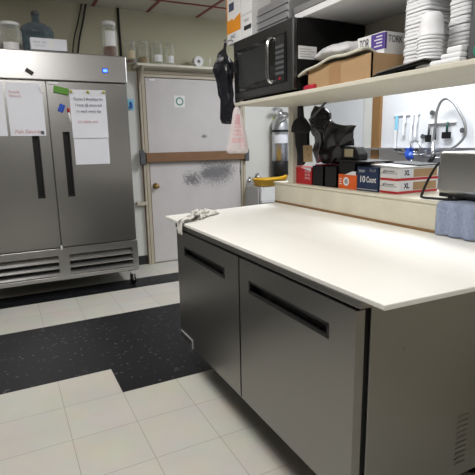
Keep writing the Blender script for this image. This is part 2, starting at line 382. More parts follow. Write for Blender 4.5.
# ceiling conduit & cables
g = G(); g.tube([(1.062, 2.335, 2.68), (1.062, 2.335, 2.5), (1.064, 2.335, 2.3), (1.06, 2.335, 2.11)], .012); tag(g.done('wall_conduit', 'rubber', loc=(1.062, 2.335, 2.11)), 'black conduit running down the wall right of the tall jar', 'conduit')
g = G(); g.tube([(.71, 2.325, 2.68), (.665, 2.325, 2.52), (.605, 2.325, 2.32), (.56, 2.335, 2.0)], .006); tag(g.done('power_cable', 'rubber', loc=(.59, 2.33, 2)), 'thin black cable hanging behind the fridge, slanting left of the pair', 'cable')
g = G(); g.tube([(.75, 2.325, 2.68), (.71, 2.325, 2.52), (.655, 2.325, 2.32), (.60, 2.335, 2.0)], .009); tag(g.done('power_cable', 'rubber', loc=(.63, 2.33, 2)), 'thicker black cable hanging behind the fridge, straighter right of the pair', 'cable')

# ------------------------------------------------------------------ tall two-door refrigerator
FX0, FX1, FY, SP = -.44, .93, 1.62, .245
t = thing('reach_in_refrigerator', 'tall two-door stainless steel refrigerator on casters against the back wall', 'refrigerator', (.245, 1.98, 0))
g = G(); g.box(FX0, FX1, FY+.065, 2.325, .13, 2.095, r=.004); g.done('body', 'steel', t)
g = G(); g.box(FX0, FX1, FY, FY+.064, 1.868, 2.095, r=.008); g.done('top_panel', 'steelh', t)
g = G(); g.box(.715, .765, FY-.004, FY+.002, 1.945, 1.985, 0, r=.003); g.box(.722, .758, FY-.0055, FY-.004, 1.952, 1.978, 1)
g.done('temperature_display', ['black', 'led'], t)
for x0, x1, hx in ((FX0, SP-.006, .128), (SP+.006, FX1-.012, .372)):
    # door slab with an inset vertical pull
    g = G(); a, b, z0, z1 = hx-.025, hx+.025, .90, 1.45
    g.box(x0, a, FY, FY+.062, .452, 1.858); g.box(b, x1, FY, FY+.062, .452, 1.858); g.box(a, b, FY, FY+.062, z1, 1.858); g.box(a, b, FY, FY+.062, .452, z0)
    dr = g.done('door', 'steel', t)
    g = G(); g.box(a, b, FY+.045, FY+.06, z0, z1); g.box(a-.004, a+.006, FY-.004, FY+.05, z0-.006, z1); g.box(b-.006, b+.004, FY-.004, FY+.05, z0-.006, z1); g.box(a-.004, b+.004, FY-.004, FY+.05, z0-.006, z0+.006)
    g.done('handle', 'black', dr)
g = G(); g.cyl((.245, FY+.01, .425), (.245, FY+.01, .465), .011); o = g.done('hinge_pin', 'white', t); o['label'] = 'white hinge pin'
g = G()
LB0, LB1 = .15, .44
for a, b in ((FX0, -.40), (.215, .305), (.875, FX1)): g.box(a, b, FY+.005, FY+.05, LB0, LB1)
g.box(-.40, .215, FY+.005, FY+.05, .375, LB1); g.box(.305, .875, FY+.005, FY+.05, .375, LB1)
g.box(-.40, .215, FY+.005, FY+.05, LB0, .185); g.box(.305, .875, FY+.005, FY+.05, LB0, .185)
lp = g.done('lower_panel', 'steelh', t, bevel=.003)
g = G(); g.box(-.40, .875, FY+.052, FY+.056, .185, .375); g.done('grille_backing', 'darkin', lp)
for a, b in ((-.40, .215), (.305, .875)):
    for k in range(3):
        z = .192+k*.062
        g = G(); g.prism([(.004, 0), (.0465, .042), (.0465, .046), (.002, .006)], lambda p, q, z=z: (q, FY+p[0], z+p[1]), a+.001, b-.001)
        g.done('louver', 'steel', lp)
for cx in (FX0+.07, FX1-.05):
    for cy in (FY+.055, 2.25):
        g = G(); g.cyl((cx-.018, cy+.02, .05), (cx-.004, cy+.02, .05), .05, mi=0, n=20); g.cyl((cx+.004, cy+.02, .05), (cx+.018, cy+.02, .05), .05, mi=0, n=20); c = g.done('caster', 'black', t)
        g = G(); g.box(cx-.004, cx+.004, cy-.02, cy+.035, .04, .11); g.box(cx-.022, cx+.022, cy-.025, cy+.04, .105, .128); g.box(cx-.04, cx+.04, cy-.03, cy+.05, .128, .14); g.done('caster_fork', 'chrome', c)

def sheet(name, x0, x1, z0, z1, label, extra=None, mats=('paper',), dx=0., curl=.006):
    g = G()
    def fn(u, v):
        return (x0+(x1-x0)*u+dx*(1-v), FY-.003-curl*(1-v)**2*(.5+.5*math.sin(u*3)), z0+(z1-z0)*v)
    g.grid(fn, 8, 10)
    g.v += []
    if extra: extra(g)
    return tag(g.done(name, list(mats), loc=((x0+x1)/2, FY-.003, z0)), label, 'paper', kind=None)
def ex(g):
    def L(txt, cx, z, w, h, mi): g.text(txt, (cx, FY-.0125, z), X, Z, h, mi, width=w, shear=.15)
    L('Foods', .0, 1.768, .08, .028, 1); L('Sauces', .005, 1.738, .09, .026, 1); L('Fish Saturday', .085, 1.452, .22, .040, 2)
sheet('paper_notice', -.058, .213, 1.418, 1.838, 'white paper notice with faint red writing, hanging above the left fridge handle', ex, ('paper', 'inkfr', 'inkfr'))
sheet('paper_notice', -.42, -.078, 1.418, 1.835, 'white paper sheet on the left fridge door, cut by the photo edge')
def ex2(g):
    def L(txt, cx, z, w, h, mi): g.text(txt, (cx, FY-.0125, z), X, Z, h, mi, width=w, shear=.1)
    L('Thanks 2 Breakfast for', .575, 1.722, .25, .032, 1); L('I keep @ items full', .575, 1.672, .22, .032, 1); L('to wash every day', .575, 1.622, .21, .032, 1)
    L('to table not', .56, 1.535, .17, .034, 2)
sheet('paper_notice', .425, .728, 1.395, 1.80, 'white paper notice with lines of blue black handwriting on the right fridge door', ex2, ('paper', 'inkbl', 'inkfr'))
g = G()
g.grid(lambda u, v: (.43+.295*u, FY-.0015-.0*(1-v)**2, 1.168+.232*v), 4, 5); tag(g.done('paper_sheet', 'paper', loc=(.58, FY-.01, 1.168)), 'blank white paper sheet hanging below the handwritten notice on the fridge', 'paper')
def magnet(name, x, z, w, h, th, mt, label, ang=0., grp=None):
    g = G(); g.box(-w/2, w/2, -th, 0, -h/2, h/2, r=min(w, h, th)*.25)
    o = g.done(name, mt); o.location = (x, FY-.0005, z); o.rotation_euler = (0, ang, 0)
    return tag(o, label, 'magnet', grp)
for x, lb in ((.44, 'left'), (.578, 'middle'), (.712, 'right')):
    g = G(); g.lathe([(.012, 0), (.012, .006), (.006, .012), (.009, .02), (.003, .022)], (0, 0, 0), n=14); g.v = [V((v.x, -v.z, v.y)) for v in g.v]
    o = g.done('round_magnet', 'yel'); o.location = (x, FY-.0075, 1.782); tag(o, 'yellow round magnet at the %s of the handwritten notice top edge' % lb, 'magnet', 'yellow magnets on the notice')
magnet('bar_magnet', .132, 1.928, .062, .032, .01, 'black', 'black tilted bar magnet on the fridge top panel', .6)
magnet('green_clip', .362, 1.788, .12, .055, .02, 'green', 'green magnetic clip on the right fridge door beside the notice', .2)
magnet('blue_magnet', .352, 1.645, .045, .065, .012, 'blue', 'blue square magnet below the green clip on the fridge', .4)
magnet('white_magnet', .305, 1.845, .08, .022, .01, 'white', 'white strip magnet above the green clip', .02)
magnet('small_clip', .207, 1.79, .016, .05, .012, 'white', 'small white clip on the right edge of the red lettered notice', -.2)
magnet('dot_magnet', .185, 1.445, .025, .025, .018, 'dgrey', 'small dark magnet at the bottom corner of the red lettered notice')
t = thing('marker_pen', 'red capped white marker standing against the left edge of the notice on the fridge', 'marker', (.405, FY-.012, 1.53))
g = G(); g.cyl((.413, FY-.012, 1.53), (.408, FY-.012, 1.61), .008); g.done('barrel', 'white', t)
g = G(); g.cyl((.408, FY-.012, 1.6101), (.405, FY-.012, 1.645), .010); g.done('cap', 'red', t)

# things on top of the fridge
ZT = 2.095
def jar(name, x, y, z, r, h, label, fill, fh, lab=None, lidm='white', labh=(.2, .5), group=None, shoulder=.8, open_=False, cat='jar'):
    t = thing(name, label, cat, (x, y, z), group)
    g = G(); g.lathe([(r*.9, .001), (r, .008), (r, h*.72), (r*shoulder, h*.84), (r*shoulder, h*.9)], (x, y, z), n=24, caps=False); g.lathe([(.001, .001), (r*.9, .0012)], (x, y, z), n=24, caps=False); g.done('glass', 'glassw', t)
    if fill: g = G(); g.lathe([(r*.86, .006), (r*.93, .012), (r*.93, fh*h)], (x, y, z), n=20); g.done('contents', fill, t)
    if not open_: g = G(); g.lathe([(r*shoulder+.004, h*.89), (r*shoulder+.006, h*.9), (r*shoulder+.006, h*.985), (r*shoulder-.002, h)], (x, y, z), n=24); g.done('lid', lidm, t)
    if lab:
        g = G(); n = 10
        g.grid(lambda u, v: (x+(r+.0015)*math.cos(-2.35+1.4*u), y+(r+.0015)*math.sin(-2.35+1.4*u), z+h*(labh[0]+(labh[1]-labh[0])*v)), n, 1, 0)
        g.done('paper_label', lab, t)
    return t
jar('glass_jar', .03, 1.80, ZT, .088, .235, 'wide glass jar with a pale lid on the far left of the fridge top', 'darkin', .28, 'white', labh=(.05, .3))
jar('glass_jar', .835, 1.78, ZT, .066, .31, 'tall white lidded glass jar on the right end of the fridge top', 'brownfill', .3, 'white', labh=(.32, .72))
t = thing('water_jug', 'big dark blue water bottle standing on the fridge behind a white card box', 'water bottle', (.243, 1.90, ZT))
g = G(); c = (.243, 1.90, ZT)
g.lathe([(.125, 0), (.135, .02), (.135, .06), (.128, .07), (.135, .08), (.135, .14), (.128, .15), (.135, .16), (.135, .20), (.12, .235), (.075, .262), (.032, .278), (.03, .34)], c, n=28); g.done('bottle', 'glassb', t)
g = G(); g.lathe([(.034, .335), (.034, .362), (.028, .366)], c, n=20); g.done('cap', 'dgrey', t)
t = thing('card_box', 'low white card box with grey print at the front edge of the fridge top', 'box', (.305, 1.69, ZT))
g = G(); g.box(.165, .445, 1.645, 1.74, ZT, ZT+.105, 0, r=.003)
g.box(.165, .445, 1.6442, 1.6448, ZT, ZT+.014, 2)
g.text('FIRST AID', (.235, 1.6442, ZT+.07), X, Z, .022, 1, width=.10); g.text('refill pack', (.235, 1.6442, ZT+.045), X, Z, .016, 1, width=.08)
g.box(.30, .345, 1.6436, 1.644, ZT+.03, ZT+.095, 3)
g.done('carton', ['paper', 'inkg', 'dgrey', 'white'], t)

# jars on the wall shelf
ZS = 2.137
jar('spice_jar', 1.110+.02, 2.22, ZS, .055, .21, 'squat glass jar with a cream label at the left end of the wall shelf', 'brownfill', .15, 'label', 'glassw', (.2, .55), 'glass jars on the wall shelf')
jar('spice_jar', 1.265, 2.22, ZS, .055, .22, 'glass jar with tan contents second from the left on the wall shelf', 'tanfill', .3, None, 'glassw', group='glass jars on the wall shelf')
jar('spice_jar', 1.410, 2.22, ZS, .060, .22, 'broad glass jar with a low white label, third from the left on the wall shelf', None, .2, 'white', 'glassw', (.12, .42), 'glass jars on the wall shelf')
jar('spice_jar', 1.547, 2.22, ZS, .046, .22, 'slim glass jar with a low white label, rightmost tall jar on wall shelf', None, .2, 'white', 'glassw', (.1, .42), 'glass jars on the wall shelf')
jar('drinking_glass', 1.98, 2.22, ZS, .035, .11, 'small empty clear glass right of the white roll on the wall shelf', None, .2, open_=True, shoulder=1, cat='glass')
g = G(); n = 24
for (r0, r1) in ((.052, .018),):
    g.loft([[(1.85+r*math.cos(2*PI*i/n), yy, ZS+.052+r*math.sin(2*PI*i/n)) for i in range(n)] for r, yy in ((r1, 2.235), (r1, 2.16), (r0, 2.16), (r0, 2.235), (r1, 2.235))], caps=False, smooth=False)
tag(g.done('paper_roll', 'white', loc=(1.85, 2.2, ZS)), 'white round roll standing on edge on the wall shelf above the door', 'roll')
g = G(); g.box(1.05, 1.165, 2.12, 2.30, 2.096, 2.110, r=.003)

# ------------------------------------------------------------------ worktop refrigerator with white cutting board top
CX0, CX1, CY0, CY1 = .70, 1.50, -1.70, -.165
t = thing('worktop_refrigerator', 'low two-door stainless steel worktop refrigerator with a white board top', 'refrigerator', (1.1, -.95, 0))
g = G(); g.box(.755, CX1, CY0, CY1, .125, .862, r=.003); g.done('body', 'steeld', t)
g = G(); g.box(.734, .756, CY0+.01, CY1-.01, .20, .862); g.done('gasket', 'blackm', t)
g = G(); g.box(.703, 1.58, CY0-.012, CY1+.012, .861, .8845, r=.003); g.done('top_rail', 'steeld', t)
for y0, y1, h0, h1 in ((-.955, -.18, -.81, -.30), (-1.698, -.967, -1.57, -1.055)):
    a, b = .725, .768
    g = G(); g.box(CX0, .733, y0, h0, .2, .852); g.box(CX0, .733, h1, y1, .2, .852); g.box(CX0, .733, h0, h1, b, .852); g.box(CX0, .733, h0, h1, .2, a)
    dr = g.done('door', 'steeld', t)
    g = G(); g.box(.728, .733, h0, h1, a, b); g.box(CX0-.001, .73, h0-.006, h0+.005, a-.005, b+.005); g.box(CX0-.001, .73, h1-.005, h1+.006, a-.005, b+.005)
    g.box(CX0-.001, .73, h0, h1, b-.004, b+.005); g.box(CX0-.001, .712, h0, h1, a-.005, a+.004); g.done('handle', 'black', dr)
g = G(); poly = [(.70, .02), (1.592, .175), (1.592, -1.83), (.705, -1.80)]
g.prism(poly, lambda p, q: (p[0], p[1], q), .885, .902); g.done('cutting_board', 'board', t, bevel=.003)
g = G(); g.box(.694, .699, -.375, -.19, .238, .244); g.box(.694, .699, -.375, -.367, .192, .238); o = g.done('hinge_bracket', 'cardgrey', t); o['label'] = 'pale hinge bracket'
g = G(); g.box(.71, .735, CY0, CY0+.09, .172, .196); o = g.done('hinge_bracket', 'chrome', t)
g = G()
for k in range(10):
    z = .175+k*.021; g.box(1.178, 1.232, CY0-.004, CY0+.0005, z, z+.008, r=.002)
g.done('side_vent', 'steeld', t)
g = G(); g.cyl((.90, CY0-.002, .69), (.90, CY0+.001, .69), .007); g.done('screw', 'steeld', t)
for cx in (.86, 1.42):
    for cy in (-1.60, -.32):
        g = G(); g.cyl((cx-.016, cy, .045), (cx+.016, cy, .045), .045, n=20); c = g.done('caster', 'black', t)
        g = G(); g.box(cx-.025, cx-.018, cy-.02, cy+.03, .035, .115); g.box(cx+.018, cx+.025, cy-.02, cy+.03, .035, .115); g.box(cx-.045, cx+.045, cy-.045, cy+.045, .113, .125); g.done('caster_fork', 'galv', c)

# crumpled cloth on the board's far corner, one tail over the front edge
g = G()
def cloth(u, v):
    x = .80+.20*u; y = -.25+.17*v+.14*u
    e = min(u, 1-u, v, 1-v)*2
    h = .004+.034*min(1, e*2.2)*(0.55+.75*abs(noise.noise(V((u*5, v*5, 1.7)))))
    w = noise.noise_vector(V((u*4, v*4, 0)))*.03
    return (x+w.x, y+w.y, .9035+max(.0, h))
g.grid(cloth, 26, 22)
def tail(u, v):
    pts = [(.83, -.18, .93), (.77, -.24, .925), (.725, -.265, .915), (.689, -.275, .903), (.685, -.28, .87), (.686, -.285, .84)]
    k = v*(len(pts)-1); i = min(int(k), len(pts)-2); p = V(pts[i]).lerp(V(pts[i+1]), k-i)
    w = .085*(1-.3*v)
    return p+V((-.004*math.sin(u*9), w*(u-.5), .008*math.sin(u*7)*(1-v)))
g.grid(tail, 10, 20)
tag(g.done('dish_cloth', 'cloth', loc=(.85, -.1, .903), solid=.004), 'crumpled white and grey cloth lying on the far corner of the white board', 'cloth')

# ------------------------------------------------------------------ lower shelf over the worktop
SZ0, SZ1 = 1.556, 1.575
t = thing('over_shelf', 'cream painted lower shelf above the worktop, carrying the black microwave', 'shelf', (1.44, -1.2, SZ0))
g = G(); g.box(1.20, 1.684, -3.2, .045, SZ0, SZ1, r=.003); g.done('board', 'cream', t)
t = thing('shelf_bracket', 'grey upright metal bracket on the left end of the lower shelf', 'bracket', (1.23, .055, 1.54))
g = G(); g.box(1.212, 1.245, .046, .060, 1.545, 1.97); g.done('upright', 'galv', t)
g = G(); g.tube([(1.215, .053, 1.945), (1.19, .06, 1.95), (1.165, .08, 1.94), (1.16, .095, 1.95)], .005); g.done('hook', 'galv', t)
UZ = 1.940
t = thing('upper_shelf', 'white upper shelf with a lipped front edge above the cardboard box', 'shelf', (1.47, -1.7, UZ))
g = G(); g.box(1.285, 1.684, -3.2, -.535, UZ, UZ+.016); g.done('board', 'white', t)
g = G(); g.box(1.262, 1.284, -3.2, -.535, UZ-.004, UZ+.026, r=.003); g.done('front_lip', 'white', t)
g = G(); g.box(1.258, 1.30, -3.2, -.535, UZ+.027, UZ+.055); g.done('metal_channel', 'galv', t)

# microwave
t = thing('microwave', 'black microwave oven with a dark steel front on the lower shelf', 'microwave', (1.43, -.28, SZ1))
my0, my1, mz0, mz1, mx = -.615, .042, 1.590, 1.932, 1.20
g = G(); g.box(mx+.03, 1.665, my0, my1, mz0, mz1, r=.005); g.done('body', 'blackm', t)
g = G(); g.box(mx, mx+.03, my0, my1, mz0, mz1, r=.006); g.done('front_frame', 'dsteel', t)
g = G(); g.box(mx-.006, mx+.001, my0+.055, my1-.03, mz0+.042, mz1-.055, r=.003); g.done('door_glass', 'screen', t)
g = G(); g.box(mx-.0085, mx-.0062, my0+.225, my1-.08, mz0+.075, mz1-.085, r=.001); o = g.done('window', 'mesh', t); o['label'] = 'dark mesh window'
g = G(); yh = my0+.19
g.tube([(mx-.005, yh, mz0+.055), (mx-.03, yh, mz0+.075), (mx-.034, yh, mz0+.17), (mx-.03, yh, mz1-.085), (mx-.005, yh, mz1-.065)], .011); g.done('handle', 'chrome', t)
g = G(); g.box(mx-.0085, mx-.0062, my0+.065, my0+.155, mz0+.05, mz1-.065)
for k in range(6): g.box(mx-.0095, mx-.0085, my0+.07, my0+.15, mz0+.085+k*.026, mz0+.099+k*.026, 1)
g.box(mx-.0095, mx-.0085, my0+.10, my0+.12, mz0+.06, mz0+.07, 2)
g.done('control_panel', ['black', 'dgrey', 'redp'], t)
for cx in (mx+.05, 1.62):
    for cy in (my0+.05, my1-.05):
        g = G(); g.cyl((cx, cy, SZ1), (cx, cy, mz0+.001), .014); g.done('foot', 'black', t)
g = G(); g.box(1.232, 1.345, my0-.002, my0-.0005, 1.738, 1.80, 0)
for k in range(4): g.box(1.242, 1.33-.02*(k % 2), my0-.0026, my0-.002, 1.748+k*.012, 1.751+k*.012, 1)
g.done('rating_label', ['white', 'inkg'], t)
g = G(); g.tube([(1.235, -.70, 1.588), (1.25, -.655, 1.590), (1.275, -.645, 1.588), (1.29, -.70, 1.589)], .012); g.box(1.225, 1.31, -.755, -.68, SZ1, 1.602, r=.008)
tag(g.done('red_clip', 'redp', loc=(1.26, -.70, SZ1)), 'red plastic clip lying on the shelf edge beside the microwave', 'clip')

# on top of the microwave
g = G(); g.box(1.235, 1.56, -.515, -.19, mz1+.001, 2.075, r=.02, seg=3); 
for k in range(3): g.box(1.229, 1.236, -.515, -.195, 1.955+k*.035, 1.962+k*.035, r=.002)
tag(g.done('plastic_case', 'grey', loc=(1.4, -.35, mz1)), 'grey plastic case lying on top of the microwave', 'case')
t = thing('paper_box', 'tall white and orange printed box on the left corner of the microwave top', 'box', (1.27, .04, mz1))
g = G(); g.box(1.205, 1.335, -.05, .135, mz1+.001, 2.27, 0, r=.002)
for z0, z1, mi in ((1.995, 2.06, 1),): g.box(1.2035, 1.2048, -.05, .135, z0, z1, mi)
g.prism([(.135, 2.055), (-.05, 2.055), (-.05, 2.085), (.02, 2.07), (.04, 2.06), (.06, 2.075), (.135, 2.068)], lambda p, q: (q, p[0], p[1]), 1.2036, 1.2049, 1)
g.box(1.2035, 1.2048, -.05, .135, 2.235, 2.262, 1)
g.box(1.2035, 1.2048, .124, .135, 2.06, 2.24, 1)
g.prism([(.07+.032*math.cos(a*PI/6), 2.2+.016*math.sin(a*PI/6)) for a in range(12)], lambda p, q: (q, p[0], p[1]), 1.2030, 1.2045, 2)
g.box(1.203, 1.2045, .035, .10, 2.12, 2.165, 3)
g.text('INC', (1.2028, .05, 1.97), -Y, Z, .03, 3, width=.06)
g.done('carton', ['white', 'amber', 'inkg', 'inkbl'], t)
t = thing('carton', 'white box with a dark stripe right of the orange printed box', 'box', (1.27, -.12, mz1))
g = G(); g.box(1.207, 1.335, -.182, -.054, mz1+.001, 2.19, 0, r=.002)
g.box(1.2055, 1.2068, -.176, -.09, 1.975, 1.998, 1); g.box(1.2055, 1.2068, -.182, -.054, 2.06, 2.062, 2)
g.text('wipes', (1.205, -.12, 2.03), -Y, Z, .03, 2, width=.06)
g.done('carton_body', ['white', 'inkb', 'inkg'], t)

# hanging bags at the shelf end
def sack(name, path, mt, label, cat, seed, amp=.02, nseg=26, n=28, extra=None, freq=11, mats=None, folds=9, fold=.12):
    """path: list of (centre, half width along y, half depth along x) from top to bottom"""
    rings = []
    for k in range(nseg+1):
        q = k/nseg*(len(path)-1); i = min(int(q), len(path)-2); f = q-i; f = f*f*(3-2*f)
        c = V(path[i][0]).lerp(V(path[i+1][0]), f); w = path[i][1]*(1-f)+path[i+1][1]*f; d = path[i][2]*(1-f)+path[i+1][2]*f
        ring = []
        for j in range(n):
            a = 2*PI*j/n; rr = 1+fold*math.sin(folds*a+seed+2*math.sin(k*.25))+.5*fold*math.sin(5*a-seed)
            ring.append(c+V((d*rr*math.cos(a), w*rr*math.sin(a), 0)))
        rings.append(ring)
    g = G(); g.loft(rings); g.jitter(amp, freq, seed)
    if extra: extra(g)
    top = path[0][0]
    return tag(g.done(name, mats or mt, loc=top), label, cat)
W = V((.885, -.465, 0)); D = V((.465, .885, 0))
def wsack(path, seed, amp, freq, folds, fold, nseg=26, n=28):
    rings = []
    for k in range(nseg+1):
        q = k/nseg*(len(path)-1); i = min(int(q), len(path)-2); f = q-i; f = f*f*(3-2*f)
        c = V(path[i][0]).lerp(V(path[i+1][0]), f); w = path[i][1]*(1-f)+path[i+1][1]*f; d = path[i][2]*(1-f)+path[i+1][2]*f
        ring = []
        for j in range(n):
            a = 2*PI*j/n; rr = 1+fold*math.sin(folds*a+seed+2*math.sin(k*.25))+.5*fold*math.sin(5*a-seed)
            ring.append(c+D*d*rr*math.cos(a)+W*w*rr*math.sin(a))
        rings.append(ring)
    g = G(); g.loft(rings); g.jitter(amp, freq, seed); return g
bc = V((1.165, .085, 0))
g = wsack([(bc+V((0, .01, 1.955)), .007, .007), (bc+V((0, .01, 1.91)), .014, .014), (bc+V((-.01, .01, 1.88)), .028, .022), (bc+V((0, .01, 1.83)), .056, .035), (bc+V((-.005, .015, 1.77)), .060, .04), (bc+V((0, .01, 1.71)), .044, .03), (bc+V((.003, .0, 1.60)), .038, .026), (bc+V((.008, 0, 1.455)), .040, .02)], 2, .016, 14, 7, .12)
tag(g.done('hanging_bag', 'bag', loc=(1.16, .1, 1.95)), 'black plastic bag hanging on the shelf bracket left of the microwave', 'bag')
cc = V((1.205, .02, 0))
t = thing('carrier_bag', 'white carrier bag with pale red print hanging from the shelf corner', 'bag', (1.205, .02, 1.555))
path = [(1.5545, .012, .008, 0), (1.525, .026, .014, 0), (1.49, .032, .018, .002), (1.42, .046, .026, .004), (1.34, .060, .032, .003), (1.285, .072, .03, -.002), (1.262, .074, .018, -.004)]
rings = []
for z, w, dp, off in path:
    rings.append([cc+W*(off+w*math.sin(2*PI*j/28)*(1+.06*math.sin(j*2.3)))+D*dp*math.cos(2*PI*j/28)*(1+.22*math.sin(j*1.9))+V((0, 0, z+.010*math.sin(j*1.3)*(1 if z < 1.3 else .1))) for j in range(28)])
g = G(); g.loft(rings, caps=True); g.done('bag', 'carrier', t, sub=1)
g = G()
for k, (txt, z, w) in enumerate((('THANK YOU', 1.425, .045), ('THANK YOU', 1.402, .05), ('THANK YOU', 1.379, .054), ('HAVE A NICE DAY', 1.352, .075), ('HAVE A NICE DAY', 1.336, .078))):
    g.text(txt, cc-D*.037+W*.004+V((0, 0, z)), W, Z, .022, 0, width=w)
for k in range(4): g.prism([(-.012+k*.009, 1.44), (-.009+k*.009, 1.44), (-.006+k*.007, 1.505), (-.008+k*.007, 1.505)], lambda p, q: cc-D*(.031+q-(p[1]-1.44)*.12)+W*p[0]+V((0, 0, p[1])), 0, .001)
g.text('recycle', cc-D*.037+W*.03+V((0, 0, 1.312)), W, Z, .012, 0, width=.03)
g.done('red_print', 'redfade', t)

# ------------------------------------------------------------------ things on the lower shelf
t = thing('cardboard_box', 'open brown cardboard box on the shelf right of the microwave under the white bags', 'box', (1.40, -.93, SZ1))
g = G(); bx0, bx1, by0, by1, bz1 = 1.245, 1.56, -1.13, -.68, 1.682
g.box(bx0, bx0+.006, by0, by1, SZ1+.001, bz1); g.box(bx1-.006, bx1, by0, by1, SZ1+.001, bz1); g.box(bx0, bx1, by0, by0+.006, SZ1+.001, bz1); g.box(bx0, bx1, by1-.006, by1, SZ1+.001, bz1); g.box(bx0, bx1, by0, by1, SZ1+.001, SZ1+.006)
g.box(bx0-.0012, bx0, -.93, -.85, SZ1+.002, bz1, 1)
g.done('carton', ['card', 'cardl'], t)
g = G()
def pad(u, v):
    y = -.625-.46*u; x = 1.225+.13*v
    return (x, y, 1.690+.012*math.sin(u*PI*.9)-.012*(1-v)*(1-u)-.03*(1-u)**3+.01*math.sin(v*5)+.004*math.sin(u*14+v*4))
g.grid(pad, 20, 10); tag(g.done('padded_sleeve', 'creampad', loc=(1.35, -.9, 1.676), solid=.012), 'cream padded envelope draped over the open cardboard box', 'envelope')
rings = []
for k in range(15):
    u = k/14; y = -.67-.27*u; w = .095*(math.sin(PI*(.08+.86*u))**.4); h = .042*(math.sin(PI*(.05+.9*u))**.5)*(1.0+.15*u)
    rings.append([(1.36+w*math.cos(2*PI*j/20), y+.02, 1.738+.004*u+h*math.sin(2*PI*j/20)*(1 if math.sin(2*PI*j/20) > 0 else .5)) for j in range(20)])
g = G(); g.loft(rings); g.jitter(.012, 22, 3); tag(g.done('bubble_bag', 'wrap', loc=(1.35, -.87, 1.72)), 'crumpled white plastic bag on top of the cream padded envelope', 'bag')
t = thing('napkin_box', 'white box with a purple square and black letters standing in the open cardboard box', 'box', (1.44, -1.0, 1.582))
g = G(); nx, ny0, ny1, nz1 = 1.352, -1.085, -.915, 1.782
g.box(nx, nx+.19, ny0, ny1, 1.582, nz1, 0, r=.002)
g.box(nx-.0012, nx, ny0+.001, -1.005, 1.712, nz1-.004, 1); g.box(nx, nx+.012, ny0-.0012, ny0, 1.712, nz1-.004, 1)
for k in range(4): g.box(nx-.002, nx-.0012, -1.072, -1.025-.012*(k % 2), 1.724+k*.013, 1.729+k*.013, 3)
g.text('TOR', (nx-.0022, -.962, 1.748), -Y, Z, .055, 2, width=.06); g.text('TORK', (nx+.06, ny0-.0022, 1.752), X, Z, .042, 2, width=.082)
g.done('carton', ['white', 'purple', 'inkb', 'inkw'], t)
g = G(); n = 20; c = (1.545, -1.10, 1.745)
g.loft([[(c[0]+r*math.cos(2*PI*i/n), c[1]+dy, c[2]+r*math.sin(2*PI*i/n)) for i in range(n)] for r, dy in ((.012, -.03), (.034, -.03), (.034, .01), (.012, .01), (.012, -.03))], caps=False, smooth=False)
g.v = []; g.f = []; g.m = []; g.s = []
g.loft([[(1.575+r*math.cos(2*PI*i/n), -1.075+dy, 1.72+r*math.sin(2*PI*i/n)) for i in range(n)] for r, dy in ((.012, 0), (.036, 0), (.036, .05), (.012, .05), (.012, 0))], caps=False, smooth=False)
g.box(1.56, 1.60, -1.075, -1.025, 1.576, 1.69)
tag(g.done('black_holder', 'black', loc=(1.575, -1.05, 1.576)), 'black round-headed holder behind the white printed box, beside the foam trays', 'holder')
# dark flat trays leaning at the shelf edge
t = thing('flat_tray', 'thin black tray lying on the shelf edge in front of the cardboard box', 'tray', (1.27, -1.28, SZ1))
g = G(); g.prism([(-1.17, 1.577), (-1.42, 1.595), (-1.42, 1.604), (-1.17, 1.584)], lambda p, q: (q, p[0], p[1]), 1.215, 1.33); g.done('tray', 'blackm', t)
g = G(); g.prism([(-1.19, 1.587), (-1.43, 1.606), (-1.43, 1.609), (-1.19, 1.590)], lambda p, q: (q, p[0], p[1]), 1.208, 1.30); o = g.done('sheet', 'galv', t); o['label'] = 'grey metal sheet'

# foam containers: nested trays and bowls, each its own object
g = G(); 
AX, AY, CX_, CY_ = 1.43, -1.245, 1.42, -1.435
tr = thing('foam_tray', 'lowest white foam tray of the tall left stack', 'foam tray', (AX, AY, SZ1), 'white foam trays in tall stacks')
def tray(cx, cy, z, wx, wy):
    g = G()
    def rr(k_, zz, nn=5, rad=.022):
        out = []; w, d = wx*k_, wy*k_
        for qx, qy, a0 in ((1, 1, 0), (-1, 1, 1), (-1, -1, 2), (1, -1, 3)):
            for k in range(nn): a = (a0+k/(nn-1))*PI/2; out.append((cx+qx*(w-rad)+rad*math.cos(a), cy+qy*(d-rad)+rad*math.sin(a), zz))
        return out
    g.loft([rr(.80, z+.012), rr(.93, z+.003), rr(.975, z), rr(.995, z+.001), rr(1.0, z+.004), rr(.985, z+.0125), rr(.96, z+.0135), rr(.82, z+.0138)], caps=True)
    return g
tray(AX, AY, SZ1+.001, .078, .062).done('shell', 'foam', tr)
NA, PT = 26, .0141
for k in range(1, NA):
    dup(tr, (AX+.002*math.sin(k*1.7), AY+.002*math.sin(k*2.1), SZ1+k*PT), 'white foam tray inside the tall left stack' if k < NA-1 else 'topmost white foam tray of the tall left stack just below the upper shelf')
tc = thing('foam_tray', 'lowest white foam tray of the right stack beside the dark bin', 'foam tray', (CX_, CY_, SZ1), 'white foam trays in tall stacks')
tray(CX_, CY_, SZ1+.001, .06, .046).done('shell', 'foam', tc)
for k in range(1, NA):
    dup(tc, (CX_+.002*math.sin(k*2.7), CY_+.002*math.sin(k*1.3), SZ1+k*PT), 'white foam tray inside the right stack' if k < NA-1 else 'topmost white foam tray of the right stack just below the upper shelf')
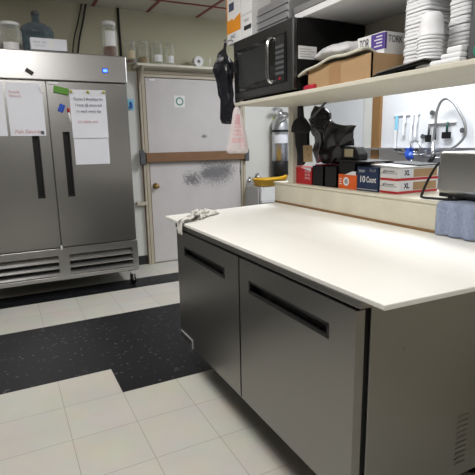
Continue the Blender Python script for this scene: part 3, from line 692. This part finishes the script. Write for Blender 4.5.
# inverted foam cups in front
BX, BY = 1.285, -1.385
bw = thing('foam_cup', 'lowest upside-down white foam cup of the short front stack', 'foam cup', (BX, BY, SZ1), 'white foam cups in the short front stack')
g = G(); g.lathe([(.043, 0), (.0455, .001), (.0455, .007), (.043, .009), (.040, .05), (.036, .072), (.026, .083), (.001, .086)], (BX, BY, SZ1+.001), n=24); g.done('cup', 'foam', bw)
for k in range(1, 11): dup(bw, (BX+.001*math.sin(k*2), BY+.001*math.sin(k*1.1), SZ1+k*.0115), 'upside-down white foam cup inside the short front stack' if k < 10 else 'topmost upside-down white foam cup of the short front stack')
g = G()
g.box(1.212, 1.275, -1.57, -1.45, SZ1+.001, SZ1+.018, r=.006); g.box(1.216, 1.28, -1.572, -1.49, SZ1+.018, SZ1+.034, r=.006); g.box(1.22, 1.285, -1.57, -1.51, SZ1+.034, SZ1+.055, r=.006)
tag(g.done('foam_block', 'foam', loc=(1.24, -1.52, SZ1)), 'small white foam block at the shelf edge before the right foam stack', 'foam block')
t = thing('metal_bin', 'dark grey metal bin at the right end of the lower shelf', 'bin', (1.4, -1.75, SZ1))
g = G(); g.box(1.235, 1.60, -1.95, -1.578, SZ1+.001, 1.93, r=.012); g.done('bin_body', 'dgrey', t)
g = G(); g.box(1.229, 1.606, -1.96, -1.572, 1.845, 1.87, r=.003); g.done('rim', 'dgrey', t)
g = G(); n = 20; c = (1.222, -1.637, 1.587+.027)
g.loft([[(c[0]-.012+dx, c[1]+r*math.cos(2*PI*i/n), c[2]-.012+r*math.sin(2*PI*i/n)) for i in range(n)] for r, dx in ((.001, 0), (.016, .002), (.024, .010), (.026, .018), (.024, .026), (.016, .034), (.001, .036))], caps=False)
tag(g.done('green_ball', 'teal', loc=(1.22, -1.655, SZ1)), 'green round ball at the front edge of the lower shelf before the dark bin', 'ball')

# ------------------------------------------------------------------ ledge of the pass-through
LZ = 1.0505
# fire extinguisher
EX = (2.918, 2.238, .915); K = 1.7
t = thing('fire_extinguisher', 'silver fire extinguisher with black band on the wall right of the hand sink', 'fire extinguisher', EX)
def EP(x, y, z): return (EX[0]+x*K, EX[1]+y*K, EX[2]+z*K)
def el(prof, name, m): g = G(); g.lathe([(r*K, z*K) for r, z in prof], EX, n=32); return g.done(name, m, t)
el([(.058, .09), (.058, .36), (.052, .39), (.03, .415), (.016, .425)], 'cylinder', 'steelb')
el([(.054, 0), (.060, .004), (.060, .105), (.0585, .108)], 'boot', 'black')
el([(.0592, .312), (.0605, .315), (.0605, .325), (.0592, .328)], 'strap', 'black')
g = G(); g.grid(lambda u, v: EP(.0592*math.cos(-2.9+1.9*u), .0592*math.sin(-2.9+1.9*u), .235+.06*v), 12, 1); g.done('paper_label', 'paper', t)
g = G(); g.cyl(EP(0, 0, .42), EP(0, 0, .46), .02*K); g.done('valve', 'chrome', t)
g = G(); g.tube([EP(.02, 0, .465), EP(-.03, -.01, .468), EP(-.07, -.02, .455)], .011); g.tube([EP(.01, 0, .472), EP(-.045, -.01, .478), EP(-.078, -.02, .462)], .012); g.done('lever', 'chrome', t)
g = G(); g.tube([EP(.01, -.01, .445), EP(.04, -.05, .43), EP(-.01, -.072, .40), EP(-.05, -.055, .37), EP(-.06, -.03, .33)], .017); g.done('hose', 'galv', t)
g = G(); g.box(EX[0]-.06, EX[0]+.06, EX[1]+.095, 2.3495, 1.42, 1.50); g.box(EX[0]-.06, EX[0]+.06, EX[1]+.08, 2.3495, EX[2]-.012, EX[2]-.001); g.done('wall_bracket', 'galv', t)

def carton(name, x0, x1, y0, y1, z0, z1, mats, label, deco=None, rz=0.):
    t = thing(name, label, 'box', ((x0+x1)/2, (y0+y1)/2, z0))
    g = G(); g.box(x0, x1, y0, y1, z0, z1, 0, r=.0015)
    if deco: deco(g)
    g.done('carton', mats, t); t.rotation_euler = (0, 0, rz); return t
def d1(g):
    for k in range(3): g.text('FILM ROLL', (1.6345, -.142, 1.135-k*.022), -Y, Z, .02, 1, width=.06)
    g.prism([(-.06, 1.1595), (-.18, 1.1595), (-.18, 1.138)], lambda p, q: (q, p[0], p[1]), 1.6338, 1.6348, 1)
    g.prism([(.045, 1.1595), (.015, 1.1595), (.03, 1.140)], lambda p, q: (q, p[0], p[1]), 1.6338, 1.6348, 1)
    for k in range(4): g.box(1.6338, 1.6348, -.03, .06, 1.068+k*.02, 1.070+k*.02, 2)
carton('film_box', 1.635, 1.76, -.185, .085, LZ, 1.160, ['red', 'inkw', 'inkb'], 'red printed box standing on the ledge beside the post', d1)
# black caddy with compartments
t = thing('black_caddy', 'black two-part caddy on the ledge between the red and orange boxes', 'caddy', (1.72, -.31, LZ))
for y0, y1 in ((-.305, -.19), (-.435, -.315)):
    g = G(); x0, x1, z0, z1 = 1.64, 1.82, LZ, 1.175
    g.box(x0, x0+.006, y0, y1, z0, z1); g.box(x1-.006, x1, y0, y1, z0, z1); g.box(x0, x1, y0, y0+.006, z0, z1); g.box(x0, x1, y1-.006, y1, z0, z1); g.box(x0, x1, y0, y1, z0, z0+.006)
    g.done('compartment', 'black', t)
g = G(); g.box(1.65, 1.81, -.27, -.2, 1.176, 1.184, r=.003); o = g.done('lid_tab', 'redp', t); o['label'] = 'dark red tab'
def d2(g):
    n = 20
    g.prism([(-.517+.026*math.cos(2*PI*i/n), 1.094+.026*math.sin(2*PI*i/n)) for i in range(n)], lambda p, q: (q, p[0], p[1]), 1.6435, 1.6448, 1)
    g.prism([(-.517+.015*math.cos(2*PI*i/n), 1.094+.015*math.sin(2*PI*i/n)) for i in range(n)], lambda p, q: (q, p[0], p[1]), 1.643, 1.6443, 2)
    g.prism([(-.50, 1.133), (-.60, 1.133), (-.60, 1.155), (-.57, 1.155)], lambda p, q: (q, p[0], p[1]), 1.6435, 1.6448, 1)
    for k in range(3): g.box(1.6435, 1.6448, -.475, -.455, 1.075+k*.015, 1.081+k*.015, 1)
t_or = carton('orange_box', 1.645, 1.80, -.606, -.445, LZ, 1.135, ['orange', 'inkw', 'inkg'], 'orange box with a white round emblem on the ledge left of the navy box', d2)
def d3(g):
    g.text('10', (1.6425, -.655, 1.115), -Y, Z, .05, 1, width=.04, thin=.001); g.text('Count', (1.6425, -.725, 1.115), -Y, Z, .045, 1, width=.075, thin=.001)
    g.text('PREMIUM', (1.6425, -.65, 1.160), -Y, Z, .02, 1, width=.045); g.text('foil', (1.6425, -.735, 1.166), -Y, Z, .025, 2, width=.045)
    g.box(1.6435, 1.6448, -.772, -.61, 1.058, 1.064, 2)
carton('navy_box', 1.645, 1.80, -.775, -.609, LZ, 1.185, ['navy', 'inkw', 'inkg'], 'navy box with white lettering on the ledge between orange and white boxes', d3)
# black lids on the orange/navy boxes
t = thing('black_tray', 'flat black tray lying across the orange and navy boxes', 'tray', (1.73, -.58, 1.187))
g = G(); g.prism([(-.44, 1.148), (-.44, 1.205), (-.58, 1.207), (-.58, 1.187), (-.575, 1.148)], lambda p, q: (q, p[0], p[1]), 1.652, 1.80); g.prism([(-.44, 1.2075), (-.70, 1.2075), (-.70, 1.214), (-.44, 1.222)], lambda p, q: (q, p[0], p[1]), 1.63, 1.83); g.done('tray', 'black', t)
g = G(); g.prism([(-.445, 1.1355), (-.445, 1.149), (-.59, 1.149), (-.59, 1.1355)], lambda p, q: (q, p[0], p[1]), 1.655, 1.78); g.done('rim', 'black', t)
t = thing('wire_basket', 'small black basket holding a beige card on the flat black tray', 'basket', (1.72, -.52, 1.222))
g = G(); g.prism([(-.45, 1.2225), (-.60, 1.2155), (-.60, 1.255), (-.565, 1.295), (-.475, 1.30), (-.45, 1.27)], lambda p, q: (q, p[0], p[1]), 1.655, 1.73); g.done('basket', 'black', t, bevel=.008)
g = G(); g.box(1.652, 1.6545, -.56, -.485, 1.235, 1.282, r=.001); o = g.done('card', 'label', t); o['label'] = 'beige card'
g = G(); g.prism([(-.64, 1.1865), (-.96, 1.212), (-.96, 1.219), (-.64, 1.1935)], lambda p, q: (q, p[0], p[1]), 1.68, 1.86)
g.v = []; g.f = []; g.m = []; g.s = []
def d4(g, z0, z1):
    h = z1-z0; x0, y0 = 1.652, -.905
    g.box(x0-.0012, x0, y0-.0012, -.785, z0+.002, z0+.014, 1); g.box(x0-.0012, 1.95, y0-.0012, y0, z0+.002, z0+.014, 1)
    g.box(x0-.0014, x0, y0, -.785, z0+h*.55, z0+h*.60, 2)
    g.box(x0+.03, x0+.10, y0-.0014, y0, z0+.018, z1-.006, 4)
    g.text('XL', (x0+.066, y0-.0018, z0+h*.60), X, Z, .036, 3, width=.04, thin=.0015)
    g.text('gloves', (x0-.0018, -.845, z0+h*.75), -Y, Z, .018, 3, width=.08)
    g.box(x0+.115, 1.94, y0-.0014, y0, z0+.018, z1-.008, 5)
for k, lb in ((0, 'lower of the two white and red XL boxes stacked on the ledge'), (1, 'upper of the two white and red XL boxes stacked on the ledge')):
    z0 = LZ+k*.0675; z1 = z0+.067
    carton('glove_box', 1.652, 1.952, -.905, -.782, z0, z1, ['white', 'red', 'inkg', 'inkb', 'paper', 'card'], lb, lambda g: d4(g, z0, z1))['group'] = 'white and red XL boxes'
t = thing('papers_pile', 'white sheets in a dark sleeve lying on the XL boxes', 'papers', (1.78, -.85, 1.186))
g = G(); g.prism([(-.785, 1.1863), (-.91, 1.1863), (-.91, 1.190), (-.70, 1.20), (-.70, 1.196)], lambda p, q: (q, p[0], p[1]), 1.66, 1.94); g.done('sheets', 'white', t)
g = G(); g.prism([(-.66, 1.2005), (-.90, 1.193), (-.90, 1.197), (-.66, 1.2065)], lambda p, q: (q, p[0], p[1]), 1.80, 1.98); g.done('sleeve', 'black', t)

# steel appliance with a cord on a blue towel
t = thing('steel_toaster', 'stainless steel countertop appliance at the right end of the ledge, on a blue towel', 'toaster', (1.78, -1.4, LZ))
g = G(); g.box(1.662, 1.92, -1.70, -1.14, 1.078, 1.272, r=.02, seg=4); g.done('body', 'steelh', t)
g = G(); g.box(1.668, 1.914, -1.69, -1.15, 1.064, 1.082, r=.005); g.done('base', 'black', t)
for cx in (1.70, 1.88):
    for cy in (-1.65, -1.19): g = G(); g.cyl((cx, cy, LZ+.005), (cx, cy, 1.065), .012); g.done('foot', 'black', t)
g = G(); g.tube([(1.78, -1.138, 1.20), (1.70, -1.122, 1.22), (1.64, -1.115, 1.15), (1.61, -1.105, 1.075), (1.60, -1.12, 1.061), (1.60, -1.20, 1.062), (1.63, -1.26, 1.0625), (1.70, -1.28, 1.063)], .006); g.done('power_cord', 'rubber', t)
g = G()
def tow(u, v):
    y = -1.225-.45*u
    if v < .4: x = 1.80-.215*(v/.4); z = 1.0535
    elif v < .45: x = 1.583; z = 1.0535-.012*(v-.4)/.05
    else: x = 1.583+.0*math.sin(u*20); z = 1.0415-.135*(v-.45)/.55
    return (x-(.010*(1+math.sin(u*38)) if v > .44 else 0), y, z)
g.grid(tow, 40, 24); tag(g.done('hand_towel', 'towel', loc=(1.6, -1.4, 1.05), solid=.005), 'blue terry towel draped over the front of the ledge under the steel appliance', 'towel')

# hanging black things under the shelf, beside the post
sack('hanging_cloth', [((1.635, -.06, 1.555), .024, .014), ((1.635, -.06, 1.485), .028, .018), ((1.635, -.055, 1.465), .066, .03), ((1.635, -.055, 1.43), .094, .04), ((1.635, -.055, 1.395), .102, .04), ((1.635, -.075, 1.385), .07, .03), ((1.635, -.085, 1.30), .068, .028), ((1.635, -.09, 1.24), .062, .025), ((1.635, -.06, 1.175), .03, .02)], 'blackcloth',
     'black bell-shaped cloth hanging beside the post under the lower shelf', 'cloth', 5, .005, folds=6, fold=.05, nseg=48)
g = G(); g.box(1.598, 1.602, -.235, -.14, 1.20, 1.305); g.v = [V((v.x, v.y-.25*(1.305-v.z)*.3, v.z)) for v in g.v]; 
g.box(1.5965, 1.5978, -.20, -.18, 1.27, 1.29, 1); g.box(1.5965, 1.5978, -.215, -.195, 1.235, 1.25, 1)
tag(g.done('card_tag', ['tan', 'cardl'], loc=(1.60, -.19, 1.305)), 'tan cardboard tag hanging in front of the black bags', 'tag')
t = thing('black_bag', 'big shiny black plastic bag hanging bunched under the lower shelf', 'bag', (1.70, -.30, 1.55))
def sackpart(path, seed, amp, nseg=30, n=30, folds=8, fold=.13):
    rings = []
    for k in range(nseg+1):
        q = k/nseg*(len(path)-1); i = min(int(q), len(path)-2); f = q-i; f = f*f*(3-2*f)
        c = V(path[i][0]).lerp(V(path[i+1][0]), f); w = path[i][1]*(1-f)+path[i+1][1]*f; d = path[i][2]*(1-f)+path[i+1][2]*f
        rings.append([c+V((d*(1+fold*math.sin(folds*2*PI*j/n+seed+k*.1))*math.cos(2*PI*j/n), w*(1+fold*math.sin(folds*2*PI*j/n+seed+k*.1))*math.sin(2*PI*j/n), 0)) for j in range(n)])
    g = G(); g.loft(rings); g.jitter(amp, 14, seed); return g
sackpart([((1.71, -.15, 1.548), .035, .03), ((1.71, -.16, 1.50), .08, .045), ((1.71, -.16, 1.46), .085, .045), ((1.71, -.22, 1.42), .13, .055), ((1.745, -.25, 1.36), .175, .055), ((1.745, -.25, 1.28), .17, .055), ((1.745, -.25, 1.215), .15, .045), ((1.745, -.25, 1.19), .14, .04)], 1, .022).done('bag', 'bag', t)
g = G()
def wing(u, v):
    a = V((1.665, -.25, 1.455)).lerp(V((1.665, -.575, 1.405)), u); b = V((1.665, -.32, 1.28)).lerp(V((1.66, -.55, 1.325)), u)
    p = a.lerp(b, v); return p+V((-.02*math.sin(v*PI)+.008*math.sin(u*11+v*5), 0, .006*math.sin(u*8)))
g.grid(wing, 22, 12); g.done('flap', 'bag', t, solid=.004)
g = G(); g.cyl((1.61, -.19, 1.46), (1.61, -.355, 1.556), .007); tag(g.done('metal_rod', 'dgrey', loc=(1.63, -.27, 1.5)), 'thin grey rod slanting up to the shelf in front of the black bag', 'rod')

# ------------------------------------------------------------------ hand sink on the back wall with a yellow tub
t = thing('hand_sink', 'small white wall-hung hand sink right of the back door', 'sink', (2.66, 2.15, .80))
g = G(); x0, x1, y0, y1, z0, z1 = 2.475, 2.79, 1.93, 2.345, .66, .825
for a, b, c, d in ((x0, x0+.03, y0, y1), (x1-.03, x1, y0, y1), (x0+.03, x1-.03, y0, y0+.03), (x0+.03, x1-.03, y1-.09, y1)): g.box(a, b, c, d, z0, z1)
g.box(x0, x1, y0, y1, z0-.02, z0); g.box(x0, x1, y1-.02, y1, z1, z1+.07); g.done('basin', 'porcelain', t, bevel=.006)
g = G(); g.box(x0-.02, x0-.002, y0+.05, y1, .56, .80, r=.004); g.done('shaded_side', 'greyp', t)  # grey slab paints the less lit left face of the white basin
g = G(); g.tube([(2.60, 2.29, .825), (2.60, 2.29, .92), (2.60, 2.25, .965), (2.57, 2.18, .96), (2.55, 2.15, .92)], .014)
for a in (2.52, 2.68): g.cyl((a, 2.30, .825), (a, 2.30, .91), .016); g.cyl((a, 2.30, .905), (a-.03, 2.24, .92), .011)
g.done('faucet', 'chrome', t)
t = thing('yellow_tub', 'yellow plastic tub resting on the rim of the hand sink', 'tub', (2.66, 2.04, .826))
g = G()
def ov(w, d, z, n=28): return [(2.645+w*math.copysign(abs(math.cos(2*PI*i/n))**.6, math.cos(2*PI*i/n)), 2.035+d*math.copysign(abs(math.sin(2*PI*i/n))**.6, math.sin(2*PI*i/n)), z) for i in range(n)]
g.loft([ov(.14, .085, .827), ov(.17, .105, .833), ov(.195, .13, .900), ov(.21, .145, .905), ov(.21, .145, .913), ov(.19, .125, .911), ov(.16, .10, .84), ov(.01, .01, .838)]); g.done('tub', 'yellow', t)
g = G(); g.tube([(2.50, 1.93, .905), (2.60, 1.895, .912), (2.72, 1.92, .920), (2.84, 1.98, .93), (2.885, 2.08, .925)], .017); o = g.done('rim_handle', 'yellow', t)

# ------------------------------------------------------------------ the room behind: sink counter and hanging tools
t = thing('scullery_sink', 'long stainless steel sink counter against the white wall beyond the pass-through', 'sink', (3.2, -.2, 0))
g = G(); g.box(2.95, 3.0, -3.0, 2.1, .88, .93); g.box(2.95, 3.585, -3.0, -.4, .90, .915); g.box(2.95, 3.585, 1.2, 2.1, .90, .915); g.box(3.45, 3.585, -.4, 1.2, .90, .915); g.done('counter', 'steelb', t)
g = G(); g.box(3.57, 3.595, -3.0, 2.1, .915, 1.245); g.box(3.52, 3.57, -3, 2.1, 1.225, 1.245); g.done('backsplash', 'steelb', t)
g = G(); g.box(3.0, 3.45, -.4, 1.2, .62, .63); g.box(3.0, 3.01, -.4, 1.2, .63, .90); g.box(3.44, 3.45, -.4, 1.2, .63, .90); g.box(3.0, 3.45, -.4, -.39, .63, .9); g.box(3.0, 3.45, 1.19, 1.2, .63, .9); g.box(3.0, 3.45, .395, .405, .63, .9); g.done('basin', 'steelb', t)
for cy in (-2.9, -.5, 1.3, 2.0):
    g = G(); g.cyl((3.0, cy, 0), (3.0, cy, .88), .02); g.cyl((3.53, cy, 0), (3.53, cy, .9), .02); g.done('leg', 'galv', t)
fx, fy = 3.50, .46
t = thing('spray_faucet', 'tall pre-rinse spray faucet with an arched grey hose over the steel sink', 'faucet', (fx, fy, .916))
g = G(); g.cyl((fx, fy, .916), (fx, fy, 1.32), .016); g.cyl((fx, fy-.10, 1.17), (fx, fy+.10, 1.17), .018); g.done('riser', 'chrome', t)
g = G(); g.tube([(fx, fy, 1.31), (fx, fy-.01, 1.45), (fx, fy-.02, 1.58), (fx, fy-.06, 1.665), (fx, fy-.13, 1.68), (fx, fy-.22, 1.61), (fx, fy-.32, 1.46), (fx, fy-.33, 1.35), (fx-.02, fy-.26, 1.26), (fx-.03, fy-.13, 1.205), (fx-.03, fy-.06, 1.19)], .012); g.done('hose', 'galv', t)
g = G(); g.cyl((fx-.03, fy-.05, 1.19), (fx-.05, fy-.01, 1.10), .016, .024); g.done('spray_head', 'black', t)
for s in (-1, 1):
    g = G(); g.box(fx-.07, fx+.01, fy+s*.10-.012, fy+s*.10+.012, 1.18, 1.195, r=.004); g.done('tap_handle', 'chrome', t)
t = thing('swing_faucet', 'low chrome swing faucet over the sink with a blue cloth hung on it', 'faucet', (3.50, .72, .916))
g = G(); g.cyl((3.5, .72, .916), (3.5, .72, 1.22), .018); g.tube([(3.5, .72, 1.20), (3.47, .69, 1.29), (3.44, .62, 1.315), (3.42, .55, 1.29), (3.42, .53, 1.25)], .011); g.cyl((3.5, .63, 1.2), (3.5, .87, 1.2), .022); g.done('spout', 'chrome', t)
for a in (.64, .86): g = G(); g.box(3.42, 3.5, a-.012, a+.012, 1.22, 1.236, r=.004); g.done('tap_handle', 'black', t)
g = G(); g.grid(lambda u, v: (3.40+.03*math.sin(u*6)+.01*math.sin(v*7), .70-.10*u, 1.25-.10*v-.03*math.sin(u*PI)*(v)), 12, 10); g.jitter(.02, 14, 4)
tag(g.done('blue_cloth', 'blue', loc=(3.4, .65, 1.24), solid=.006), 'bright blue cloth hung on the low sink faucet', 'cloth')
def brush(x, y, ztop, h, handle, label, head='blackm', hw=.03):
    t = thing('wash_brush', label, 'brush', (x, y, ztop-h))
    g = G(); g.cyl((x+.004, y, ztop), (x+.004, y, ztop-h*.62), .010, .011); g.done('handle', handle, t)
    g = G(); g.box(x-.012, x+.012, y-hw, y+hw, ztop-h, ztop-h*.6, r=.005); g.done('head', head, t)
t = thing('tool_rail', 'short grey rail on the white wall holding three dark brushes', 'rail', (3.585, .44, 1.47))
g = G(); g.box(3.575, 3.598, .30, .60, 1.472, 1.480); g.done('rail', 'white', t)
brush(3.56, .575, 1.47, .17, 'dgrey', 'dark brush leftmost of three on the rail behind the spray faucet', hw=.03)
brush(3.56, .50, 1.475, .16, 'dgrey', 'dark narrow brush in the middle of three on the rail behind the spray faucet', hw=.012)
brush(3.56, .37, 1.48, .15, 'dkgreen', 'dark green handled brush rightmost of three on the rail behind the spray faucet', hw=.045)
t = thing('tool_rail', 'long white rail on the white wall holding pale spatulas', 'rail', (3.585, .9, 1.55))
g = G(); g.box(3.584, 3.598, .72, 1.06, 1.568, 1.576); g.done('rail', 'far', t)
for k, (y, h, hm, bl, lb) in enumerate(((1.005, .36, 'lblue', 'foam', 'pale spatula with a light blue handle hanging on the long white rail'), (.90, .2, 'foam', 'foam', 'short white spatula next to the blue handled one on the rail'), (.80, .25, 'foam', 'foam', 'longer white spatula third along the long white rail'), (.745, .22, 'foam', 'foam', 'white spatula rightmost on the long white rail'))):
    t = thing('spatula', lb, 'spatula', (3.565, y, 1.57-h))
    g = G(); g.box(3.566, 3.580, y-.017, y+.017, 1.57-h*.4, 1.575, r=.004); g.done('handle', hm, t)
    g = G(); g.box(3.564, 3.569, y-.014, y+.014, 1.57-h, 1.57-h*.4); g.done('blade', bl, t)
for y, z, lb in ((.56, 1.575, 'dark round magnet high on the white wall left of the spray hose'), (.655, 1.355, 'dark round magnet low on the white wall left of the three brushes'), (.215, 1.40, 'small dark magnet on the white wall right of the spray hose')):
    g = G(); g.cyl((3.598, y, z), (3.57, y, z), .018, .024); tag(g.done('wall_magnet', 'dgrey', loc=(3.598, y, z)), lb, 'magnet')

# ------------------------------------------------------------------ ceiling lights and camera
def light(name, x, y, w, d, power, label, col=(1, .975, .945), sp=180):
    t = thing(name, label, 'ceiling light', (x, y, 2.66))
    g = G()
    for a, b, c, e in ((x-w/2-.03, x+w/2+.03, y-d/2-.03, y-d/2), (x-w/2-.03, x+w/2+.03, y+d/2, y+d/2+.03), (x-w/2-.03, x-w/2, y-d/2, y+d/2), (x+w/2, x+w/2+.03, y-d/2, y+d/2)): g.box(a, b, c, e, 2.655, 2.671)
    g.done('frame', 'white', t)
    L = bpy.data.lights.new(name+'_lamp', 'AREA'); L.shape = 'RECTANGLE'; L.size = w; L.size_y = d; L.energy = power; L.color = col; L.spread = math.radians(sp)
    o = bpy.data.objects.new('lamp', L); COL.objects.link(o); o.parent = t; o.location = (0, 0, -.006)
light('ceiling_light', .05, -1.05, .58, 1.18, 25, 'ceiling light over the aisle in front of the worktop refrigerator')
light('ceiling_light', -.25, .35, .58, 1.18, 11, 'ceiling light over the black floor strip before the tall refrigerator')
light('ceiling_light', .45, -2.95, .58, 1.18, 18, 'ceiling light behind the camera position')
light('ceiling_light', 2.7, .3, .58, 1.18, 42, 'ceiling light over the scullery sink', (.93, .96, 1))
light('ceiling_light', 2.7, -2.0, .58, 1.18, 20, 'ceiling light at the near end of the scullery', (.93, .96, 1))
w = bpy.data.worlds.new('World'); sc.world = w; w.use_nodes = True
w.node_tree.nodes['Background'].inputs['Color'].default_value = (.5, .5, .5, 1); w.node_tree.nodes['Background'].inputs['Strength'].default_value = .05

cam = bpy.data.cameras.new('Camera'); co = bpy.data.objects.new('Camera', cam); COL.objects.link(co)
r = V((0.89092974, -0.45372974, -0.01932642)); u = V((0.10834276, 0.17102601, 0.97929156)); f = V((0.44102839, 0.87457385, -0.20153049))
co.matrix_world = Matrix(((r.x, u.x, -f.x, -.1583), (r.y, u.y, -f.y, -2.6562), (r.z, u.z, -f.z, 1.3299), (0, 0, 0, 1)))
cam.sensor_width = 36; cam.lens = 460.77/475*36; cam.clip_start = .05
sc.camera = co
for o in bpy.data.objects:
    for k in ('_b', '_o'):
        if k in o: del o[k]
vs = sc.view_settings; vs.view_transform = 'Standard'; vs.look = 'None'; vs.gamma = 1; vs.use_curve_mapping = False; vs.exposure = .47
